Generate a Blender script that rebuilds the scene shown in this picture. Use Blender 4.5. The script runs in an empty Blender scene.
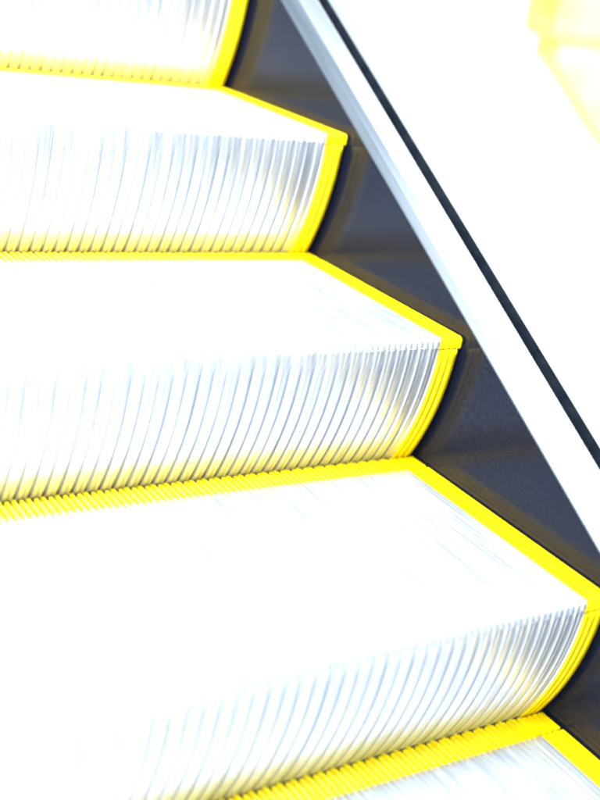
import bpy, bmesh, math, random
from mathutils import Vector, Matrix
random.seed(4)
sc = bpy.context.scene
COL = sc.collection
PITCH = 0.4
TH = math.radians(30.0)
RUN, RISE = PITCH*math.cos(TH), PITCH*math.sin(TH)
W = 1.0                                   # step width; right edge at x = 0

# ------------------------------------------------------------------ materials
def mat(name):
    m = bpy.data.materials.new(name); m.use_nodes = True
    nt = m.node_tree; b = nt.nodes['Principled BSDF']
    return m, nt, b
def N(nt, t, **kw):
    n = nt.nodes.new(t)
    for k, v in kw.items():
        if k in n.inputs: n.inputs[k].default_value = v
        else: setattr(n, k, v)
    return n
def noise(nt, scale_vec, scale=1.0, detail=4.0):
    tc = N(nt, 'ShaderNodeNewGeometry'); mp = N(nt, 'ShaderNodeMapping')
    mp.inputs['Scale'].default_value = scale_vec
    nt.links.new(tc.outputs['Position'], mp.inputs['Vector'])
    nz = N(nt, 'ShaderNodeTexNoise'); nz.inputs['Scale'].default_value = scale; nz.inputs['Detail'].default_value = detail
    nt.links.new(mp.outputs['Vector'], nz.inputs['Vector'])
    return nz
def ramp(nt, src, stops):
    r = N(nt, 'ShaderNodeValToRGB'); e = r.color_ramp.elements
    while len(e) < len(stops): e.new(0.5)
    for i, (p, c) in enumerate(stops):
        e[i].position = p; e[i].color = (*c, 1) if len(c) == 3 else c
    nt.links.new(src, r.inputs['Fac']); return r
def worn(name, c1, c2, metallic, r1, r2, vec, scale, bump=0.0, spec=0.5, lo=.35, hi=.65):
    m, nt, b = mat(name)
    nz = noise(nt, vec, scale)
    cr = ramp(nt, nz.outputs['Fac'], [(lo, c1), (hi, c2)])
    nt.links.new(cr.outputs['Color'], b.inputs['Base Color'])
    rr = ramp(nt, nz.outputs['Fac'], [(lo, (r1,)*3), (hi, (r2,)*3)])
    nt.links.new(rr.outputs['Color'], b.inputs['Roughness'])
    b.inputs['Metallic'].default_value = metallic
    b.inputs['Specular IOR Level'].default_value = spec
    if bump:
        bp = N(nt, 'ShaderNodeBump'); bp.inputs['Strength'].default_value = bump; bp.inputs['Distance'].default_value = .001
        nt.links.new(nz.outputs['Fac'], bp.inputs['Height']); nt.links.new(bp.outputs['Normal'], b.inputs['Normal'])
    return m
M_TREAD = worn('tread_aluminium', (.70,.75,.82), (.84,.87,.90), .84, .36, .46, (90, 6, 30), 1, .12)
M_RISER = worn('riser_aluminium', (.58,.62,.69), (.74,.77,.82), .87, .37, .46, (110, 8, 5), 1, .25)
M_YELLOW = worn('yellow_insert', (.84,.64,.0), (.93,.72,.0005), 0, .38, .5, (60, 30, 30), 1, .2, spec=.45)
def rear_yellow():
    """Yellow insert whose rib tops turn paler away from the side wall and the rear edge."""
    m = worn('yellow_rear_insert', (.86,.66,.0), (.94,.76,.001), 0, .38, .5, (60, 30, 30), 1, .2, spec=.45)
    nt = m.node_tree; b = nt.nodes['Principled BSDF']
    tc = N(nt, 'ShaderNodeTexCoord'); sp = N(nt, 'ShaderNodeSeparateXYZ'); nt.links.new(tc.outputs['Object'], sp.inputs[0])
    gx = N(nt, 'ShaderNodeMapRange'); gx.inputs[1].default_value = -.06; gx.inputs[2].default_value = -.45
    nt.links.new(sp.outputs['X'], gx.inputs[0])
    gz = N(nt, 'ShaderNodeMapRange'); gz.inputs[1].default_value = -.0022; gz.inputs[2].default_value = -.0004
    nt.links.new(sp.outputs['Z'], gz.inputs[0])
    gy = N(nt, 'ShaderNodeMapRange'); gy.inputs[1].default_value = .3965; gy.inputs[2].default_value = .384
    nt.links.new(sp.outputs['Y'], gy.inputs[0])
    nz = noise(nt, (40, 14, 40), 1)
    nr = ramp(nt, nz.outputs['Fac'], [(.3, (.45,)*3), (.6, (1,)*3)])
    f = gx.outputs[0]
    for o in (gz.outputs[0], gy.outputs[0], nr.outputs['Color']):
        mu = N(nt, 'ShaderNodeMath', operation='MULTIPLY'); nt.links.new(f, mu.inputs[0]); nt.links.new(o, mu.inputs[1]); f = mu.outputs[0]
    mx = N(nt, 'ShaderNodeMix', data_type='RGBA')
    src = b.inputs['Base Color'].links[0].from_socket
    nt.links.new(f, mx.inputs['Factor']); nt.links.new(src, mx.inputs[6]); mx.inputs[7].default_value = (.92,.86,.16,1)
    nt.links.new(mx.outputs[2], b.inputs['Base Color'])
    return m
M_REAR = rear_yellow()
M_DARK = worn('step_casting', (.03,.032,.036), (.06,.06,.065), .3, .5, .7, (20,20,20), 1)
M_SKIRT = worn('skirt_coating', (.005,.007,.017), (.007,.009,.020), 0, .15, .18, (3, 60, 60), 3, 0, spec=.24)
M_DECK = worn('decking_aluminium', (.19,.225,.27), (.23,.265,.315), .6, .30, .36, (80, 3, 3), 1)
M_LIP = worn('decking_aluminium_shaded', (.075,.098,.125), (.10,.125,.155), .5, .30, .36, (80, 3, 3), 1)  # decking metal again, darkened: shade of the lower facet put into the colour
M_RUB = worn('black_gasket', (.004,.006,.010), (.008,.010,.015), 0, .5, .7, (40,40,40), 1, spec=.0)
M_WALL = worn('white_plaster', (.80,.81,.82), (.86,.86,.86), 0, .6, .8, (1,1,1), 3)
M_FLOOR = worn('pale_floor', (.72,.72,.70), (.80,.80,.78), 0, .3, .5, (1,1,1), 2)
M_KYEL = worn('patch_yellow', (.88,.85,.07), (.90,.87,.12), 0, .4, .6, (3,3,3), 2)
M_KPALE = worn('patch_cream', (.87,.86,.12), (.88,.87,.17), 0, .4, .6, (3,3,3), 2)
def glass():
    m, nt, b = mat('clear_glass'); nt.nodes.remove(b)
    out = nt.nodes['Material Output']
    t = N(nt, 'ShaderNodeBsdfTransparent'); t.inputs['Color'].default_value = (.97,.985,.98,1)
    g = N(nt, 'ShaderNodeBsdfGlossy'); g.inputs['Roughness'].default_value = .02
    f = N(nt, 'ShaderNodeFresnel'); f.inputs['IOR'].default_value = 1.45
    mx = N(nt, 'ShaderNodeMixShader')
    ge = N(nt, 'ShaderNodeNewGeometry'); inv = N(nt, 'ShaderNodeMath', operation='SUBTRACT'); inv.inputs[0].default_value = 1
    nt.links.new(ge.outputs['Backfacing'], inv.inputs[1])
    mu = N(nt, 'ShaderNodeMath', operation='MULTIPLY'); nt.links.new(f.outputs[0], mu.inputs[0]); nt.links.new(inv.outputs[0], mu.inputs[1])
    nt.links.new(mu.outputs[0], mx.inputs[0]); nt.links.new(t.outputs[0], mx.inputs[1]); nt.links.new(g.outputs[0], mx.inputs[2])
    nt.links.new(mx.outputs[0], out.inputs['Surface']); return m
M_GLASS = glass()

# ------------------------------------------------------------------ object helpers
def link(o): COL.objects.link(o); return o
def mesh_obj(name, verts, faces, m, parent=None, smooth=False):
    me = bpy.data.meshes.new(name); me.from_pydata(verts, [], faces)
    bm = bmesh.new(); bm.from_mesh(me); bmesh.ops.recalc_face_normals(bm, faces=bm.faces); bm.to_mesh(me); bm.free()
    me.materials.append(m)
    if smooth:
        for p in me.polygons: p.use_smooth = True
    o = link(bpy.data.objects.new(name, me)); o.parent = parent
    return o
def empty(name, loc, label, cat, group=None):
    o = link(bpy.data.objects.new(name, None)); o.location = loc; o.empty_display_size = .05
    o['label'] = label; o['category'] = cat
    if group: o['group'] = group
    return o

def cleat_profile(x0, x1, pitch, ribw, taper, depth, round_=0.0):
    """(x, depth) points across the width: ribs at depth 0, grooves at `depth`."""
    pts = [(x0, 0.0)]
    n = max(1, round((x1-x0+ (pitch-ribw))/pitch)); p = (x1-x0+(pitch-ribw))/n; k = p/pitch
    x = x0
    for i in range(n):
        a, b = x, x+ribw*k
        if i: pts += [(a, depth), (a+taper, round_), (a+taper+(b-a)*.12, 0)] if round_ else [(a, depth), (a+taper, 0)]
        if i < n-1: pts += [(b-taper-(b-a)*.12, 0), (b-taper, round_), (b, depth)] if round_ else [(b-taper, 0), (b, depth)]
        x += p
    pts.append((x1, 0.0)); return pts
def riser_profile(x0, x1, pitch=.018):
    """Rounded cleats 18 mm apart, each with a fine scored line down its middle."""
    n = round((x1-x0+.0028)/pitch); p = (x1-x0+.0028)/n; w = p-.0028
    pts = []
    for i in range(n):
        a = x0+i*p; c = a+w/2
        pts += [(a, .0050 if i else .0), (a+.0009, .0009), (a+.0024, .0), (c-.0008, .0), (c-.0003, .0011), (c+.0003, .0011), (c+.0008, .0),
                (a+w-.0024, .0), (a+w-.0009, .0009), (a+w, .0050 if i < n-1 else .0)]
    return pts
def sweep(prof, path, thick):
    """Sweep a cleat profile along a path of (y, z, ny, nz, depth_scale); closed solid."""
    V, F = [], []; n = len(prof)
    for (y, z, ny, nz, s) in path:
        for (x, d) in prof: V.append((x, y-ny*d*s, z-nz*d*s))
    m = len(path)
    for j in range(m-1):
        for i in range(n-1):
            a = j*n+i; F.append((a, a+1, a+1+n, a+n))
    b0 = len(V)
    for (y, z, ny, nz, s) in path:
        for (x, d) in prof: V.append((x, y-ny*thick, z-nz*thick))
    for j in range(m-1):
        for i in range(n-1):
            a = b0+j*n+i; F.append((a, a+n, a+1+n, a+1))
    for j in (0, m-1):
        for i in range(n-1): F.append((j*n+i, b0+j*n+i, b0+j*n+i+1, j*n+i+1))
    for i in (0, n-1):
        for j in range(m-1): F.append((j*n+i, (j+1)*n+i, b0+(j+1)*n+i, b0+j*n+i))
    return V, F
def tread_path(y_rear, front=True, y_front=0.0, lip=.012, r=.006):
    P = [(y_rear, -.0015, .5, .87, 1), (y_rear-.002, 0, 0, 1, 1)]
    if front:
        yc = r
        for i in range(7):
            a = math.radians(90*i/6)          # 0 = up, 90 = forward (-y)
            ds = 1-.45*i/6
            P.append((yc-r*math.sin(a), -r+r*math.cos(a), -math.sin(a), math.cos(a), ds))
        P.append((0, -lip+.002, -1, 0, .55)); P.append((.0006, -lip, -.9, -.3, .35))
    else:
        P.append((y_front, 0, 0, 1, 1))
    return P
def arc_path(z0, t1, inset=0.0):
    P = []; t0 = math.asin(-z0/PITCH); n = 22
    R = PITCH-inset
    P.append((PITCH-R*math.cos(t0)+.0015, -R*math.sin(t0)+.001, -.7, .5, 0.2))
    for i in range(n+1):
        t = t0+.004+(t1-t0-.004)*i/n
        P.append((PITCH-R*math.cos(t), -R*math.sin(t), -math.cos(t), -math.sin(t), min(1, .35+i*.25)))
    return P
def box(x0, x1, y0, y1, z0, z1):
    V = [(x, y, z) for x in (x0, x1) for y in (y0, y1) for z in (z0, z1)]
    return V, [(0,1,3,2),(4,6,7,5),(0,4,5,1),(2,3,7,6),(0,2,6,4),(1,5,7,3)]
def extr(poly, x0, x1):
    n = len(poly); V = [(x0, *p) for p in poly]+[(x1, *p) for p in poly]
    return V, [tuple(range(n)), tuple(range(2*n-1, n-1, -1))]+[(i, (i+1) % n, n+(i+1) % n, n+i) for i in range(n)]
def merge(*vf):
    V, F = [], []
    for v, f in vf:
        b = len(V); V += v; F += [tuple(i+b for i in q) for q in f]
    return V, F

# ------------------------------------------------------------------ one escalator step
SIDE = .036; REAR = .362
def make_step():
    root = empty('escalator_step', (0, 0, 0), 'step', 'escalator step', 'moving steps of the escalator')
    g = .0012
    xl, xr = -W+SIDE+g, -SIDE-g
    pr = cleat_profile(xl, xr, .009, .0048, .0007, .0065)
    mesh_obj('tread', *sweep(pr, tread_path(REAR-.0008), .012), M_TREAD, root)
    # yellow rear line: same ribs, a row of teeth reaching into the riser grooves behind
    pr2 = cleat_profile(xl, xr, .009, .0048, .0007, .0065)
    v, f = sweep(pr2, tread_path(PITCH-.0002, False, REAR+.0008), .012)
    teeth = []
    n = round((xr-xl+.007)/.018); p = (xr-xl+.007)/n
    for i in range(n-1):
        c = xl+p*(i+1)-.0035
        teeth.append(box(c-.0023, c+.0023, PITCH-.002, PITCH+.0030, -.010, -.0012))
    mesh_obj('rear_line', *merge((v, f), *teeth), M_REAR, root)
    for s in (0, 1):                                              # yellow side lines
        a, b = (-SIDE, 0) if s == 0 else (-W, -W+SIDE)
        prs = cleat_profile(a, b, .0095, .0062, .0006, .0045)
        mesh_obj('side_line', *sweep(prs, tread_path(REAR-.0012, True, 0, .016), .012), M_YELLOW, root)
        prc = cleat_profile(a, b-.001 if s == 0 else b, .0095, .0062, .0006, .0045)
        mesh_obj('corner_insert', *sweep(prc, tread_path(PITCH-.0015, False, REAR+.0012), .012), M_YELLOW, root)
        a, b = (-SIDE, -.005) if s == 0 else (-W+.005, -W+SIDE)
        prr = cleat_profile(a, b, .0100, .0088, .0005, .0011)
        mesh_obj('riser_side_line', *sweep(prr, arc_path(-.0182, math.radians(31.5), -.001), .010), M_YELLOW, root, True)
    # curved cleated riser
    prr = riser_profile(xl, xr)
    mesh_obj('riser', *sweep(prr, arc_path(-.0124, math.radians(33)), .012), M_RISER, root)
    # casting under the tread and behind the riser
    R = PITCH-.0135; poly = [(PITCH-.012, -.0135), (.020, -.0135)]
    for i in range(1, 10):
        t = math.radians(2+31*i/9); poly.append((PITCH-R*math.cos(t), -R*math.sin(t)))
    poly += [(PITCH-.14, -R*math.sin(math.radians(33))), (PITCH-.012, -.06)]
    mesh_obj('step_casting', *extr(poly, -W+.012, -.012), M_DARK, root)
    return root
def kids(o): return [c for c in bpy.data.objects if c.parent == o]
def copy_thing(o):
    r = o.copy(); COL.objects.link(r)
    for c in kids(o):
        d = c.copy(); COL.objects.link(d); d.parent = r
    return r
LABELS = {
 -1: 'lowest escalator step, only its tread with yellow rear corner showing',
 0: 'escalator step with the largest white tread, its nose corner at the right edge',
 1: 'middle escalator step, its yellow cornered tread directly above the largest tread',
 2: 'escalator step second from the top, with short white tread and bowed ribbed riser',
 3: 'topmost escalator step, only the bottom of its ribbed riser and yellow strip showing',
}
proto = None
for k in (0, 1, 2, 3, -1):
    if proto is None: s = proto = make_step()
    else: s = copy_thing(proto)
    s.location = (0, k*RUN, k*RISE); s['label'] = LABELS[k]

# ------------------------------------------------------------------ fixed side of the escalator
TS = math.tan(TH)
Y0, Y1 = -1.0, 2.6
def incl(profile, m, name, parent, y0=Y0, y1=Y1, smooth=False):
    """Closed (x, h) profile swept parallel to the incline; h measured above the nose line."""
    n = len(profile)
    V = [(x, y0, h+y0*TS) for x, h in profile]+[(x, y1, h+y1*TS) for x, h in profile]
    F = [tuple(range(n)), tuple(range(2*n-1, n-1, -1))]+[(i, (i+1) % n, n+(i+1) % n, n+i) for i in range(n)]
    return mesh_obj(name, V, F, m, parent, smooth)
bal = empty('balustrade', (0, 0, 0), 'dark skirt wall beside the steps topped by a sloping bright metal strip and clear glass', 'balustrade')
incl([(.004,-.42),(.004,.0165),(.0075,.0165),(.0075,-.42)], M_SKIRT, 'skirt_panel', bal)
incl([(.0040,.0175),(.0030,.019),(.0034,.0215),(.0120,.0315),(.0124,.0313),(.0205,.0390),(.0205,.0300),(.0080,.0150)], M_LIP, 'lower_trim', bal)
incl([(.0207,.0305),(.0207,.0385),(.0212,.0398),(.0270,.0452),(.0272,.0458),(.0405,.0572),(.0420,.0576),(.0436,.0564),(.0436,.0500),(.0300,.0305)], M_DECK, 'decking_strip', bal)
incl([(.0442,.040),(.0442,.0570),(.0452,.0630),(.0480,.0668),(.0545,.0668),(.0545,.040)], M_RUB, 'gasket', bal)
incl([(.0555,.030),(.0555,.90),(.0640,.90),(.0640,.030)], M_GLASS, 'glass_panel', bal)
incl([(.0645,.040),(.0645,.052),(.130,.046),(.150,.030),(.150,-.42),(.145,-.42),(.145,.025)], M_DECK, 'outer_cladding', bal)
incl([(-W-.01,-.46),(-W-.01,-.43),(.0035,-.43),(.15,-.43),(.15,-.46)], M_DARK, 'bottom_pan', bal)

# ------------------------------------------------------------------ what lies beyond the glass
fl = mesh_obj('floor', *box(-6, 5.3, -5, 10, -1.75, -1.7), M_FLOOR); fl['kind'] = 'structure'
wl = mesh_obj('background_wall', *box(5.3, 5.42, -5, 10, -1.7, 6.5), M_WALL)
wl['label'] = 'blown-out white wall beyond the glass, right of the metal strip'; wl['category'] = 'wall'

C = Vector((-1.0418, -.7945, .6535)); ROT = (1.2034, -.1559, -.5491); FPX = 1182.5

# made-up yellow block behind the glass, standing in for a blurred yellow patch
kk = empty('yellow_patch_block', (3.57, 2.7, -1.7), 'blurred pale yellow patch, built as a made-up block beyond the glass, at the upper right corner', 'yellow block')
def loop_solid(rings):
    V = [p for r_ in rings for p in r_]; n = 4; F = [tuple(range(n)), tuple(range(len(V)-1, len(V)-1-n, -1))]
    for a in range(len(rings)-1):
        F += [(a*n+i, a*n+(i+1) % n, (a+1)*n+(i+1) % n, (a+1)*n+i) for i in range(n)]
    return V, F
def ring(hx, hy0, hy1, z): return [(-hx, hy0, z), (hx, hy0, z), (hx, hy1, z), (-hx, hy1, z)]
mesh_obj('upper_block', *loop_solid([ring(1.28, .0, .16, 2.17), ring(1.31, -.01, .17, 2.20), ring(1.31, -.01, .17, 2.95), ring(1.28, .02, .14, 2.98)]), M_KYEL, kk)
mesh_obj('flared_lower_block', *loop_solid([ring(.14, .03, .13, 0), ring(.14, .03, .13, 1.2), ring(.40, .03, .13, 1.50), ring(.86, .03, .13, 1.80), ring(1.08, .02, .14, 1.98), ring(1.24, .01, .15, 2.10), ring(1.24, .01, .15, 2.166)]), M_KPALE, kk)

# ------------------------------------------------------------------ camera
cam = bpy.data.cameras.new('camera'); co = link(bpy.data.objects.new('camera', cam))
co.location = C; co.rotation_euler = ROT
cam.sensor_fit = 'VERTICAL'; cam.sensor_height = 36; cam.lens = FPX/800*36
cam.clip_start = .02; cam.clip_end = 100
cam.dof.use_dof = True; cam.dof.focus_distance = 1.54; cam.dof.aperture_fstop = 2.2
sc.camera = co
R3 = co.rotation_euler.to_matrix()
def yk(px, py, y):                                    # where the view meets a vertical plane of given y
    d = R3 @ Vector(((px-300)/FPX, -(py-400)/FPX, -1)); t = (y-C.y)/d.y
    return C+t*d
print('yellow patch pts', [tuple(round(c, 3) for c in yk(*p)) for p in ((540,0,2.7),(545,32,2.7),(600,38,2.7),(542,50,2.7),(600,140,2.7),(640,0,2.7))])

# ------------------------------------------------------------------ light
def area(name, loc, target, size, power, col, sy=None):
    l = bpy.data.lights.new(name, 'AREA'); l.energy = power; l.color = col
    l.shape = 'RECTANGLE'; l.size = size; l.size_y = sy or size
    o = link(bpy.data.objects.new(name, l)); o.location = loc
    o.rotation_euler = (Vector(target)-Vector(loc)).to_track_quat('-Z', 'Y').to_euler(); return o
area('ceiling_lamp', (-1.3, -.1, 3.0), (-.6, .5, .2), 1.2, 140, (1, .985, .96), 2.0)
area('front_lamp', (-2.1, -1.3, 1.5), (-.9, .4, .1), 1.1, 32, (.95, .98, 1))
area('wall_fill_lamp', (2.2, 1.0, 4.0), (5.2, 4.4, 1.6), 2.5, 620, (1, .99, .97))  # added lamp with no visible source, turns the background wall white
w = bpy.data.worlds.new('World'); sc.world = w; w.use_nodes = True
w.node_tree.nodes['Background'].inputs[0].default_value = (.72, .85, 1.0, 1)
w.node_tree.nodes['Background'].inputs[1].default_value = .36
vs = sc.view_settings
sc.display_settings.display_device = 'sRGB'
vs.view_transform = 'Standard'; vs.look = 'None'; vs.gamma = 1; vs.exposure = 1.5
sc.cycles.use_denoising = True
sc.cycles.pixel_filter_type = 'BLACKMAN_HARRIS'; sc.cycles.filter_width = 2.4
sc.cycles.max_bounces = 8
